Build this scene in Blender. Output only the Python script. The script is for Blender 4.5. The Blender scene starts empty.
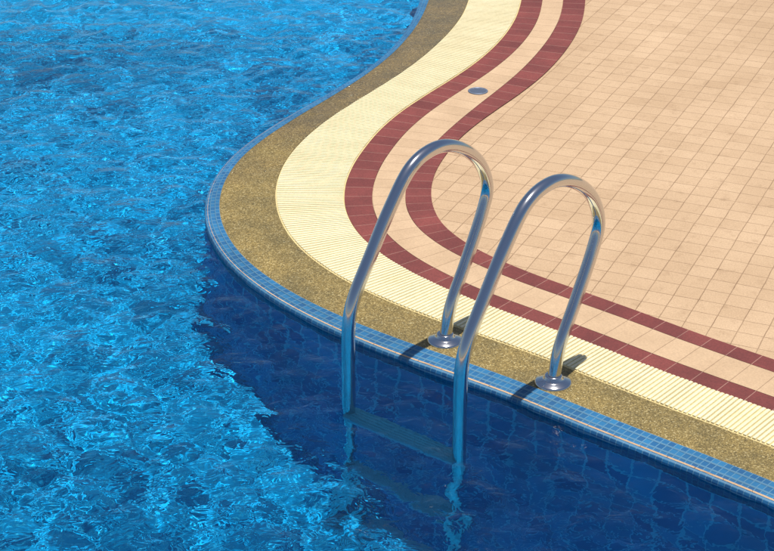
import bpy, math, random
import numpy as np
from mathutils import Vector
from mathutils.geometry import tessellate_polygon
random.seed(4); rng=np.random.default_rng(7)
COL=bpy.context.scene.collection
WATER_Z=-0.022

# ---------------------------------------------------------------- helpers
def new_obj(name,verts,faces,mat=None,uvs=None,smooth=False,parent=None):
    me=bpy.data.meshes.new(name); me.from_pydata([tuple(v) for v in verts],[],faces)
    if uvs is not None:
        uvl=me.uv_layers.new(name="UVMap")
        for l in me.loops: uvl.data[l.index].uv=uvs[l.vertex_index]
    if smooth:
        for p in me.polygons: p.use_smooth=True
    me.update()
    ob=bpy.data.objects.new(name,me); COL.objects.link(ob)
    if mat: me.materials.append(mat)
    if parent: ob.parent=parent
    return ob
class NT:
    def __init__(s,name):
        s.m=bpy.data.materials.new(name); s.m.use_nodes=True; s.t=s.m.node_tree
        s.t.nodes.clear(); s.out=s.n("ShaderNodeOutputMaterial")
    def n(s,ty,**k):
        nd=s.t.nodes.new(ty)
        for a,b in k.items():
            if a in nd.inputs.keys(): nd.inputs[a].default_value=b
            else: setattr(nd,a,b)
        return nd
    def l(s,a,b): s.t.links.new(a,b)
    def inp(s,nd,**k):
        for a,b in k.items():
            i=nd.inputs[a.replace("_"," ")]
            if hasattr(b,"is_linked"): s.l(b,i)
            else: i.default_value=b
    def ramp(s,src,stops):
        r=s.n("ShaderNodeValToRGB"); cr=r.color_ramp
        while len(cr.elements)<len(stops): cr.elements.new(.5)
        for e,(p,c) in zip(cr.elements,stops):
            e.position=p; e.color=c if len(c)==4 else (*c,1)
        s.l(src,r.inputs[0]); return r.outputs[0]
    def mix(s,fac,a,b,blend="MIX"):
        m=s.n("ShaderNodeMix",data_type="RGBA",blend_type=blend)
        for i,v in ((0,fac),(6,a),(7,b)):
            if hasattr(v,"is_linked"): s.l(v,m.inputs[i])
            else: m.inputs[i].default_value=v if i==0 else (*v,1)
        return m.outputs[2]
    def math(s,op,a,b=0):
        m=s.n("ShaderNodeMath",operation=op)
        for i,v in ((0,a),(1,b)):
            if hasattr(v,"is_linked"): s.l(v,m.inputs[i])
            else: m.inputs[i].default_value=v
        return m.outputs[0]
    def rng(s,src,a,b,c,d):
        r=s.n("ShaderNodeMapRange"); s.l(src,r.inputs[0])
        for i,v in enumerate((a,b,c,d)): r.inputs[i+1].default_value=v
        return r.outputs[0]
    def mapping(s,src,scale=(1,1,1),rot=(0,0,0),loc=(0,0,0)):
        m=s.n("ShaderNodeMapping"); s.l(src,m.inputs[0])
        m.inputs["Scale"].default_value=scale; m.inputs["Rotation"].default_value=rot; m.inputs["Location"].default_value=loc
        return m.outputs[0]
    def noise(s,vec,scale,detail=3,rough=.5,dist=0):
        n=s.n("ShaderNodeTexNoise"); s.l(vec,n.inputs["Vector"])
        n.inputs["Scale"].default_value=scale; n.inputs["Detail"].default_value=detail
        n.inputs["Roughness"].default_value=rough; n.inputs["Distortion"].default_value=dist
        return n
    def bump(s,h,strength,dist,normal=None):
        b=s.n("ShaderNodeBump"); b.inputs["Strength"].default_value=strength; b.inputs["Distance"].default_value=dist
        s.l(h,b.inputs["Height"])
        if normal: s.l(normal,b.inputs["Normal"])
        return b.outputs[0]
    def principled(s,**k):
        p=s.n("ShaderNodeBsdfPrincipled"); s.inp(p,**k); s.l(p.outputs[0],s.out.inputs[0]); return p
    def brick(s,vec,w,h,mortar,offset=.5,c1=(0,0,0),c2=(1,1,1),cm=(0,0,0),smooth=.1):
        b=s.n("ShaderNodeTexBrick"); s.l(vec,b.inputs["Vector"]); b.offset=offset
        b.inputs["Scale"].default_value=1; b.inputs["Brick Width"].default_value=w; b.inputs["Row Height"].default_value=h
        b.inputs["Mortar Size"].default_value=mortar; b.inputs["Mortar Smooth"].default_value=smooth
        b.inputs["Color1"].default_value=(*c1,1); b.inputs["Color2"].default_value=(*c2,1); b.inputs["Mortar"].default_value=(*cm,1)
        return b

# ---------------------------------------------------------------- materials
def mat_deck():
    t=NT("tan_paver"); co=t.n("ShaderNodeTexCoord").outputs["Object"]
    v=t.mapping(co,rot=(0,0,math.radians(24)))
    w=t.noise(v,6,2); wv=t.n("ShaderNodeVectorMath",operation="MULTIPLY_ADD"); t.l(w.outputs["Color"],wv.inputs[0]); wv.inputs[1].default_value=(.008,.008,0); t.l(v,wv.inputs[2])
    b=t.brick(wv.outputs[0],.098,.098,.0022,offset=0,c1=(.485,.335,.202),c2=(.55,.39,.243),cm=(.25,.15,.082),smooth=.5)
    g=t.noise(co,9,3,.6)
    c0=t.mix(t.ramp(g.outputs[0],[(.35,(.0,.0,.0)),(.65,(.4,.4,.4))]),b.outputs[0],(.52,.362,.222))
    n=t.noise(co,1.6,5,.6); big=t.ramp(n.outputs[0],[(.3,(.87,.84,.80)),(.7,(1.05,1.05,1.05))])
    c=t.mix(1,c0,big,"MULTIPLY")
    st=t.noise(co,14,5,.7); c=t.mix(1,c,t.ramp(st.outputs[0],[(.28,(.80,.77,.74)),(.45,(1,1,1))]),"MULTIPLY")
    f=t.noise(co,170,4,.7); c=t.mix(1,c,t.ramp(f.outputs[0],[(.3,(.82,.80,.78)),(.7,(1.14,1.14,1.14))]),"MULTIPLY")
    h=t.math("ADD",t.math("MULTIPLY",b.outputs["Fac"],-1.0),t.math("MULTIPLY",f.outputs[0],.25))
    t.principled(Base_Color=c,Roughness=.75,Normal=t.bump(h,.45,.003)); return t.m
def mat_band():
    t=NT("maroon_brick"); uv=t.n("ShaderNodeUVMap").outputs[0]; co=t.n("ShaderNodeTexCoord").outputs["Object"]
    b=t.brick(uv,.105,.5,.0018,offset=0,c1=(.145,.027,.023),c2=(.21,.045,.037),cm=(.34,.17,.13),smooth=.3)
    f=t.noise(co,150,4,.7); g=t.noise(co,5,4,.6)
    c=t.mix(1,b.outputs[0],t.ramp(f.outputs[0],[(.3,(.75,.75,.75)),(.7,(1.2,1.2,1.2))]),"MULTIPLY")
    c=t.mix(1,c,t.ramp(g.outputs[0],[(.3,(.8,.8,.8)),(.7,(1.15,1.15,1.15))]),"MULTIPLY")
    t.principled(Base_Color=c,Roughness=.7,Normal=t.bump(t.math("SUBTRACT",t.math("MULTIPLY",f.outputs[0],.3),b.outputs["Fac"]),.5,.003)); return t.m
def mat_tan_strip():
    t=NT("tan_strip"); uv=t.n("ShaderNodeUVMap").outputs[0]; co=t.n("ShaderNodeTexCoord").outputs["Object"]
    b=t.brick(uv,.105,.5,.0018,offset=0,c1=(.51,.352,.212),c2=(.565,.395,.243),cm=(.30,.19,.11),smooth=.4)
    f=t.noise(co,150,4,.7); g=t.noise(co,4,4,.6)
    c=t.mix(1,b.outputs[0],t.ramp(f.outputs[0],[(.3,(.85,.85,.85)),(.7,(1.1,1.1,1.1))]),"MULTIPLY")
    c=t.mix(1,c,t.ramp(g.outputs[0],[(.3,(.88,.86,.84)),(.6,(1.03,1.03,1.03))]),"MULTIPLY")
    t.principled(Base_Color=c,Roughness=.75,Normal=t.bump(f.outputs[0],.3,.002)); return t.m
def mat_pebble():
    t=NT("pebble_wash"); co=t.n("ShaderNodeTexCoord").outputs["Object"]
    v=t.n("ShaderNodeTexVoronoi"); t.l(co,v.inputs["Vector"]); v.inputs["Scale"].default_value=260
    sep=t.n("ShaderNodeSeparateColor"); t.l(v.outputs["Color"],sep.inputs[0])
    c=t.ramp(sep.outputs[0],[(0,(.09,.065,.02)),(.35,(.19,.135,.040)),(.75,(.26,.185,.060)),(.93,(.38,.29,.12)),(1,(.50,.42,.23))])
    n=t.noise(co,5,5,.65); c=t.mix(1,c,t.ramp(n.outputs[0],[(.3,(.66,.69,.72)),(.7,(1.15,1.12,1.0))]),"MULTIPLY")
    sp=t.n("ShaderNodeSeparateXYZ"); t.l(co,sp.inputs[0])
    wn=t.noise(co,3.5,4,.6,.5)
    wet=t.rng(t.math("ADD",sp.outputs[1],t.math("MULTIPLY",wn.outputs[0],2.2)),8.1,9.1,0,.8)
    c=t.mix(wet,c,t.mix(1,c,(.80,.72,.60),"MULTIPLY"))
    film=t.noise(t.mapping(co,scale=(1,3,1),rot=(0,0,.8)),9,4,.6,1.2)
    r=t.mix(wet,(.6,.6,.6),(.2,.2,.2))
    hb=t.bump(v.outputs["Distance"],-.5,.003)
    fb=t.bump(film.outputs[0],.6,.02)
    p=t.principled(Base_Color=c,Roughness=r,Normal=hb)
    t.l(t.math("MULTIPLY",wet,.7),p.inputs["Coat Weight"]); p.inputs["Coat Roughness"].default_value=.06; t.l(fb,p.inputs["Coat Normal"]); return t.m
def mat_cream(name,c1,c2):
    t=NT(name); co=t.n("ShaderNodeTexCoord").outputs["Object"]
    n=t.noise(co,3.5,5,.65); c=t.ramp(n.outputs[0],[(.3,c1),(.7,c2)])
    f=t.noise(co,90,3,.6); c=t.mix(1,c,t.ramp(f.outputs[0],[(.3,(.90,.89,.84)),(.65,(1.04,1.04,1.04))]),"MULTIPLY")
    t.principled(Base_Color=c,Roughness=.45); return t.m
def mat_mosaic(name,w,h,mort,c1,c2,cm,rough=.2,offset=0.0,diffuse=False):
    t=NT(name); uv=t.n("ShaderNodeUVMap").outputs[0]
    b=t.brick(uv,w,h,mort,offset=offset,c1=c1,c2=c2,cm=cm,smooth=.2)
    n=t.noise(t.n("ShaderNodeTexCoord").outputs["Object"],3,3,.6)
    c=t.mix(1,b.outputs[0],t.ramp(n.outputs[0],[(.3,(.8,.8,.8)),(.7,(1.12,1.12,1.12))]),"MULTIPLY")
    if diffuse:
        df=t.n("ShaderNodeBsdfDiffuse"); t.l(c,df.inputs[0]); t.l(df.outputs[0],t.out.inputs[0]); return t.m
    t.principled(Base_Color=c,Roughness=rough,Normal=t.bump(t.math("MULTIPLY",b.outputs["Fac"],-1),.5,.003)); return t.m
def mat_diffuse_floor():
    t=NT("pool_floor_tile"); co=t.n("ShaderNodeTexCoord").outputs["Object"]
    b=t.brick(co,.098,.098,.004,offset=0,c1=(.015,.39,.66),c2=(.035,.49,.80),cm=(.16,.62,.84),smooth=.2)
    df=t.n("ShaderNodeBsdfDiffuse"); t.l(b.outputs[0],df.inputs[0]); t.l(df.outputs[0],t.out.inputs[0]); return t.m
def mat_steel():
    t=NT("polished_steel")
    p=t.principled(Base_Color=(.56,.57,.60,1),Metallic=1.0,Roughness=.13)
    p.inputs["Coat Weight"].default_value=1; p.inputs["Coat Roughness"].default_value=.05; p.inputs["Coat IOR"].default_value=2.0; return t.m
def mat_water():
    t=NT("pool_water_surface"); co=t.n("ShaderNodeTexCoord").outputs["Object"]
    v=t.mapping(co,scale=(1,1.25,1),rot=(0,0,math.radians(-25)))
    n1=t.noise(v,15,2,.6,.6); 
    nb=t.bump(n1.outputs[0],1.0,.005)
    rf=t.n("ShaderNodeBsdfRefraction"); rf.inputs["Color"].default_value=(.40,.88,1,1); rf.inputs["IOR"].default_value=1.33; rf.inputs["Roughness"].default_value=0
    gl=t.n("ShaderNodeBsdfGlossy"); gl.inputs["Color"].default_value=(1,1,1,1); gl.inputs["Roughness"].default_value=.03
    fr=t.n("ShaderNodeFresnel"); fr.inputs["IOR"].default_value=1.33
    for x in (rf,gl,fr): t.l(nb,x.inputs["Normal"])
    bf=t.n("ShaderNodeNewGeometry").outputs["Backfacing"]
    fac=t.math("MULTIPLY",fr.outputs[0],t.math("SUBTRACT",1.0,bf))
    mx=t.n("ShaderNodeMixShader"); t.l(fac,mx.inputs[0]); t.l(rf.outputs[0],mx.inputs[1]); t.l(gl.outputs[0],mx.inputs[2])
    t.l(mx.outputs[0],t.out.inputs[0]); return t.m

M_DECK=mat_deck(); M_BAND=mat_band(); M_TAN=mat_tan_strip(); M_PEB=mat_pebble(); M_STEEL=mat_steel(); M_WATER=mat_water()
M_CREAM=mat_cream("cream_grating",(.74,.65,.40),(.82,.74,.49)); M_CHAN=mat_cream("channel_bed",(.64,.51,.24),(.72,.59,.30))
M_NOSE=mat_mosaic("coping_tile",.024,.019,.0020,(.006,.085,.22),(.015,.15,.32),(.08,.21,.33),rough=.6)
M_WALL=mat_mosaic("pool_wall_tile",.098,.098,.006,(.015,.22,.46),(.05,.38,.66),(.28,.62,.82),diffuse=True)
M_FLOOR=mat_diffuse_floor()

# ---------------------------------------------------------------- survey of the curved edge (metres)
REF=[(0.79,9.67),(0.75,9.42),(0.7,9.18),(0.63,8.94),(0.54,8.7),(0.44,8.48),(0.32,8.26),(0.19,8.04),(0.07,7.82),(-0.03,7.59),(-0.1,7.35),(-0.16,7.11),(-0.19,6.86),(-0.18,6.61),(-0.12,6.37),(0.0,6.15),(0.15,5.96),(0.33,5.78),(0.53,5.62),(0.72,5.46),(0.9,5.29),(1.09,5.13),(1.29,4.97)]
OFF="-592 -537 -306 121 241 368|-572 -522 -307 123 243 374|-551 -504 -307 124 239 367|-530 -484 -304 122 245 377|-502 -459 -294 119 259 391|-469 -426 -270 116 274 395|-442 -395 -255 118 291 397|-438 -384 -256 122 308 393|-481 -417 -282 128 311 391|-556 -492 -321 119 285 372|-586 -533 -318 120 266 369|-607 -543 -303 125 266 382|-603 -539 -287 118 259 373|-578 -513 -271 108 252 364|-558 -478 -260 95 240 340|-532 -452 -242 88 244 335|-522 -423 -215 85 244 333|-506 -402 -207 82 240 325|-487 -396 -204 82 240 322|-478 -385 -200 84 245 325|-486 -389 -210 84 242 325"
OFF=[[int(x)/1000 for x in r.split()] for r in OFF.split("|")]
OFF=[OFF[0]]+OFF+[OFF[-1]]
pre=[(2.6,24),(2.9,21),(2.7,18),(2.2,15.5),(1.6,13.5),(1.2,12),(0.96,11),(0.85,10.3)]
post=[(1.5,4.79),(1.72,4.58),(1.95,4.36),(2.22,4.12),(2.6,3.85),(3.1,3.6),(3.8,3.4),(4.6,3.3),(5.5,3.4),(6.6,3.6)]
PTS=[Vector((x,y)) for x,y in pre+REF+post]
OFF=[OFF[0]]*len(pre)+OFF+[OFF[-1]]*len(post)
OFF=np.array(OFF)
for _ in range(2):
    o=OFF.copy(); o[1:-1]=.25*OFF[:-2]+.5*OFF[1:-1]+.25*OFF[2:]; OFF=o
def catmull(P,F,n):
    P=[2*P[0]-P[1]]+list(P)+[2*P[-1]-P[-2]]; F=[F[0]]+list(F)+[F[-1]]
    op,of=[],[]
    for i in range(1,len(P)-2):
        for k in range(n):
            t=k/n
            for A,o in ((P,op),(F,of)):
                a,b,c,d=A[i-1:i+3]; o.append(0.5*((2*b)+(c-a)*t+(2*a-5*b+4*c-d)*t*t+(3*b-a-3*c+d)*t**3))
    op.append(P[-2]); of.append(F[-2]); return op,of
P0=[p.copy() for p in PTS]
for i in range(1,len(PTS)-1): PTS[i]=.2*P0[i-1]+.6*P0[i]+.2*P0[i+1]
cp,cf=catmull(PTS,OFF,40)
cp=np.array([tuple(p) for p in cp]); cf=np.array(cf)
seg=np.hypot(*(cp[1:]-cp[:-1]).T); S=np.concatenate([[0],np.cumsum(seg)])
STEP=.02; SS=np.arange(0,S[-1],STEP)
X=np.interp(SS,S,cp[:,0]); Y=np.interp(SS,S,cp[:,1]); O=np.stack([np.interp(SS,S,cf[:,k]) for k in range(6)],1)
TX=np.gradient(X); TY=np.gradient(Y)
ker=np.ones(9)/9
TX=np.convolve(np.pad(TX,4,'edge'),ker,'valid'); TY=np.convolve(np.pad(TY,4,'edge'),ker,'valid')
L=np.hypot(TX,TY); NX=-TY/L; NY=TX/L
def edge(k,extra=0.0):
    o=(np.zeros(len(SS)) if k==3 else O[:,{0:0,1:1,2:2,4:3,5:4,6:5}[k]])+extra
    return np.stack([X+NX*o,Y+NY*o],1),o
def strip(name,rows,mat,smooth=False,parent=None):
    n=len(SS); V=[];UV=[];F=[]
    for xy,z,v in rows:
        for i in range(n):
            V.append((xy[i,0],xy[i,1],z)); UV.append((SS[i],float(v[i])))
    for r in range(len(rows)-1):
        for i in range(n-1):
            a=r*n+i; F.append((a,a+1,a+n+1,a+n))
    return new_obj(name,V,F,mat,UV,smooth,parent)
def row(k,extra,z,v=None):
    xy,o=edge(k,extra); return (xy,z,np.full(len(SS),v) if v is not None else o)
strip("maroon_brick_band",[row(3,0,.004,.01),row(4,0,.004,.49)],M_BAND)
strip("tan_brick_band",[row(4,.002,.004,.01),row(5,-.002,.004,.49)],M_TAN)
strip("maroon_brick_band.001",[row(5,0,.004,.01),row(6,0,.004,.49)],M_BAND)
strip("pebble_coping",[row(1,0,.005),row(2,-.001,.005)],M_PEB)
grate=bpy.data.objects.new("overflow_grating",None); COL.objects.link(grate)
strip("channel_bed",[row(2,0,.0035),row(3,-.001,.0035)],M_CHAN,parent=grate)
V=[];F=[];pitch=.0175
s=0.0
xi=lambda a,ss: np.interp(ss,SS,a)
while s<SS[-1]-.03:
    b=len(V)
    for end,k in ((0,2),(1,3)):
        for ds,z in ((-.0066,.0036),(-.0052,.0090),(.0052,.0090),(.0066,.0036)):
            ss=s+ds+.01; o=(xi(O[:,2],ss)+.006) if k==2 else -.006
            V.append((xi(X,ss)+xi(NX,ss)*o,xi(Y,ss)+xi(NY,ss)*o,z+(.0006*math.sin(s*37))))
    F+=[(b,b+1,b+5,b+4),(b+1,b+2,b+6,b+5),(b+2,b+3,b+7,b+6),(b,b+3,b+2,b+1),(b+4,b+5,b+6,b+7)]
    s+=pitch
new_obj("bars",V,F,M_CREAM,parent=grate)
e1,o1=edge(1); e0,o0=edge(0)
def lerp_row(f,z,v): 
    return (e1*(1-f)+e0*f,z,np.full(len(SS),v))
pool=bpy.data.objects.new("swimming_pool",None); COL.objects.link(pool)
strip("coping_nosing",[lerp_row(0,.006,0),lerp_row(.3,.006,.019),lerp_row(.34,.003,.021),lerp_row(.62,.003,.038),lerp_row(.66,0,.040),lerp_row(.9,-.002,.055),lerp_row(.97,-.006,.060),lerp_row(1,-.014,.068),lerp_row(1,-.075,.129)],M_NOSE,parent=pool)
outline=[(float(a),float(b)) for a,b in e0[::3]]
last=outline[-1]
outline+= [(last[0]+.4,last[1]-.8),(last[0]+.3,.6),(-12,.6),(-12,24.2)]
def depth(x,y):
    t=(x*.5-(y-6.2)*.85)
    t=min(max((t+.1)/1.3,0),1); t=t*t*(3-2*t)
    return -(1.0+.5*t)
V=[];F=[];UV=[];n=len(outline);acc=0
for i,(x,y) in enumerate(outline+[outline[0]]):
    if i: acc+=math.hypot(x-outline[i-1][0],y-outline[i-1][1])
    V+= [(x,y,-.0755 if i<len(e0[::3]) else .0),(x,y,-1.8)]; UV+=[(acc,0),(acc,-1.8)]
for i in range(n): F.append((2*i,2*i+1,2*i+3,2*i+2))
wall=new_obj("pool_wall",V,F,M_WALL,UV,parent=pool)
gx=np.linspace(-12.2,8,120); gy=np.linspace(.3,24.5,140)
V=[(x,y,depth(x,y)) for y in gy for x in gx]; W=len(gx)
F=[(j*W+i,j*W+i+1,(j+1)*W+i+1,(j+1)*W+i) for j in range(len(gy)-1) for i in range(W-1)]
floor=new_obj("pool_floor",V,F,M_FLOOR,smooth=True,parent=pool)
G=300
outer=[(-G,-G),(G,-G),(G,G),(-G,G)]
ein,_=edge(0,.012)
hole=[(float(a),float(b)) for a,b in ein[::3]]+outline[len(e0[::3]):]
loops=[[Vector((x,y,0)) for x,y in outer],[Vector((x,y,0)) for x,y in hole]]
tris=tessellate_polygon(loops); fl=outer+hole
V=[(x,y,-.001) for x,y in fl]
F=[]
for a,b,c in tris:
    A,B,C_=[Vector(fl[q]) for q in (a,b,c)]
    F.append((a,b,c) if (B-A).cross(C_-A)>0 else (a,c,b))
deck=new_obj("paved_deck_ground",V,F,M_DECK)

# ---------------------------------------------------------------- water
xs=np.concatenate([np.arange(-12.1,-3.4,.06),np.arange(-3.4,2.6,.016),np.arange(2.6,7.9,.06)])
ys=np.concatenate([np.arange(.5,3.7,.05),np.arange(3.7,10.2,.017),np.arange(10.2,24.3,.07)])
XX,YY=np.meshgrid(xs,ys)
Z=np.zeros_like(XX)
main=math.radians(215)
for i in range(80):
    lam=.066*(6.2**rng.random()); ang=main+rng.normal(0,1.1); k=2*math.pi/lam
    amp=lam*.0029*(1 if lam<.18 else .8)
    px=XX+.12*np.sin(YY*rng.uniform(.6,2.5)+rng.uniform(0,6)); py=YY+.12*np.sin(XX*rng.uniform(.6,2.5)+rng.uniform(0,6))
    Z+=amp*np.sin(k*(px*math.cos(ang)+py*math.sin(ang))+rng.uniform(0,6.28))
gust=1+.25*np.sin(XX*1.7+YY*1.1+1)*np.sin(YY*1.9-XX*.8+.4)
Z=Z*gust+WATER_Z
co=np.stack([XX,YY,Z],-1).reshape(-1,3).astype(np.float32)
ny,nx=XX.shape
idx=np.arange(ny*nx).reshape(ny,nx)
q=np.stack([idx[:-1,:-1],idx[:-1,1:],idx[1:,1:],idx[1:,:-1]],-1).reshape(-1,4).astype(np.int32)
me=bpy.data.meshes.new("pool_water"); me.vertices.add(len(co)); me.vertices.foreach_set("co",co.ravel())
me.loops.add(q.size); me.loops.foreach_set("vertex_index",q.ravel())
me.polygons.add(len(q)); me.polygons.foreach_set("loop_start",np.arange(0,q.size,4,dtype=np.int32)); me.polygons.foreach_set("loop_total",np.full(len(q),4,dtype=np.int32))
me.polygons.foreach_set("use_smooth",np.ones(len(q),dtype=bool))
me.update(calc_edges=True); me.materials.append(M_WATER)
water=bpy.data.objects.new("pool_water",me); COL.objects.link(water)
water.cycles.is_caustics_caster=True
floor.cycles.is_caustics_receiver=True

# ---------------------------------------------------------------- ladder
FA=Vector((.2097,5.4588,0)); FB=Vector((.5736,5.1522,0))
e=(FB-FA).normalized(); d=Vector((-e.y,e.x,0))
prof=[(0,-.02),(.004,.03),(.032,.14),(.115,.28),(.205,.444),(.230,.54),(.175,.65),(.06,.737),(-.07,.775),(-.20,.745),(-.31,.632),(-.415,.487),(-.49,.378),(-.520,.30),(-.527,.2),(-.527,.05),(-.527,-.4),(-.527,-1.15)]
def spline(P,n=14):
    P=[Vector(p) for p in P]; P=[2*P[0]-P[1]]+P+[2*P[-1]-P[-2]]; out=[]
    for i in range(1,len(P)-2):
        a,b,c,dd=P[i-1:i+3]
        for k in range(n):
            t=k/n; out.append(0.5*((2*b)+(c-a)*t+(2*a-5*b+4*c-dd)*t*t+(3*b-a-3*c+dd)*t**3))
    out.append(P[-2]); return out
def tube(name,path,r,mat,parent,side,seg=28):
    V=[];F=[];n=len(path)
    for i,p in enumerate(path):
        t=(path[min(i+1,n-1)]-path[max(i-1,0)]).normalized(); u=side.normalized(); w=t.cross(u).normalized()
        for j in range(seg):
            a=2*math.pi*j/seg; V.append(p+u*math.cos(a)*r+w*math.sin(a)*r)
    for i in range(n-1):
        for j in range(seg): F.append((i*seg+j,i*seg+(j+1)%seg,(i+1)*seg+(j+1)%seg,(i+1)*seg+j))
    F.append(tuple(range(seg))); F.append(tuple((n-1)*seg+j for j in range(seg))[::-1])
    return new_obj(name,V,F,mat,smooth=True,parent=parent)
def lathe(name,c,pr,mat,parent=None,seg=40):
    V=[];F=[]
    for r,z in pr:
        for j in range(seg):
            a=2*math.pi*j/seg; V.append((c[0]+r*math.cos(a),c[1]+r*math.sin(a),c[2]+z))
    for i in range(len(pr)-1):
        for j in range(seg): F.append((i*seg+j,i*seg+(j+1)%seg,(i+1)*seg+(j+1)%seg,(i+1)*seg+j))
    F.append(tuple((len(pr)-1)*seg+j for j in range(seg)))
    ob=new_obj(name,V,F,mat,parent=parent)
    for p in ob.data.polygons: p.use_smooth=len(p.vertices)==4
    return ob
ladder=bpy.data.objects.new("pool_ladder",None); COL.objects.link(ladder)
sp=spline(prof)
for nm,Ft in (("handrail_1",FA),("handrail_2",FB)):
    path=[Ft+d*p.x+Vector((0,0,p.y)) for p in sp]
    tube(nm,path,.023,M_STEEL,ladder,e)
    lathe("flange_"+nm[-1],Ft,[(.064,.0052),(.064,.010),(.060,.014),(.040,.018),(.032,.023),(.031,.034),(.028,.037),(.0231,.037)],M_STEEL,ladder)
tt=NT("tread_plastic"); tt.principled(Base_Color=(.38,.62,.75,1),Roughness=.5); M_TREAD=tt.m
for k,z in enumerate((-.085,-.48,-.88)):
    a=FA-d*.527; b=FB-d*.527; hw=.04
    sec=[(-hw,-.012),(-hw,.006),(-hw+.006,.012),(hw-.006,.012),(hw,.006),(hw,-.012),(hw-.004,-.012),(-hw+.004,-.012)]
    V=[];m=len(sec)
    for c in (a,b):
        for x,zz in sec: V.append(c+d*x+Vector((0,0,z+zz)))
    F=[(i,(i+1)%m,m+(i+1)%m,m+i) for i in range(m)]+[tuple(range(m))[::-1],tuple(range(m,2*m))]
    new_obj("tread_%d"%(k+1),V,F,M_TREAD,parent=ladder)
    V=[];F=[]
    for r in range(5):
        x0=-.028+r*.014
        b0=len(V)
        for c in (a+e*.03,b-e*.03):
            for x,zz in ((x0-.003,.0125),(x0-.001,.0155),(x0+.001,.0155),(x0+.003,.0125)): V.append(c+d*x+Vector((0,0,z+zz)))
        F+=[(b0,b0+1,b0+5,b0+4),(b0+1,b0+2,b0+6,b0+5),(b0+2,b0+3,b0+7,b0+6)]
    new_obj("tread_grip_%d"%(k+1),V,F,M_TREAD,parent=ladder)
dm=NT("drain_metal"); dm.principled(Base_Color=(.16,.19,.26,1),Metallic=.3,Roughness=.5)
drain=bpy.data.objects.new("drain_cover",None); COL.objects.link(drain)
lathe("rim",(.455,8.10,0),[(.050,.0045),(.050,.008),(.046,.010),(.043,.010),(.042,.007),(.0,.007)],dm.m,drain)
V=[];F=[]
for i in range(-3,4):
    y=i*.011; hx=math.sqrt(max(.038**2-y*y,0)); b=len(V)
    for x,yy,z in ((-hx,-.003,.0075),(hx,-.003,.0075),(hx,-.002,.010),(-hx,-.002,.010),(hx,.002,.010),(-hx,.002,.010),(hx,.003,.0075),(-hx,.003,.0075)): V.append((.455+x,8.10+y+yy,z))
    F+=[(b,b+1,b+2,b+3),(b+3,b+2,b+4,b+5),(b+5,b+4,b+6,b+7)]
new_obj("slats",V,F,dm.m,parent=drain)

# ---------------------------------------------------------------- light
Ls=Vector((.07,-.0,1)).normalized()
sun=bpy.data.lights.new("sun","SUN"); sun.energy=5; sun.angle=math.radians(.5); sun.color=(1,.96,.90)
so=bpy.data.objects.new("sun",sun); so.rotation_euler=Ls.to_track_quat('Z','Y').to_euler(); COL.objects.link(so)
sun.cycles.is_caustics_light=True
w=bpy.data.worlds.new("World"); bpy.context.scene.world=w; w.use_nodes=True
sk=w.node_tree.nodes.new("ShaderNodeTexSky"); sk.sky_type='NISHITA'; sk.sun_disc=False
sk.sun_elevation=math.asin(Ls.z); sk.sun_rotation=math.atan2(Ls.x,Ls.y)
bg=w.node_tree.nodes["Background"]; bg.inputs[1].default_value=.08; w.node_tree.links.new(sk.outputs[0],bg.inputs[0])
# ---------------------------------------------------------------- camera
cam=bpy.data.cameras.new("camera"); cam.sensor_width=36; cam.lens=79.63; cam.clip_end=1500
c=bpy.data.objects.new("camera",cam); c.location=(0,0,2.93); c.rotation_euler=(math.radians(64),0,0); COL.objects.link(c)
sc=bpy.context.scene; sc.camera=c
sc.view_settings.view_transform='Standard'; sc.view_settings.look='None'; sc.view_settings.exposure=0
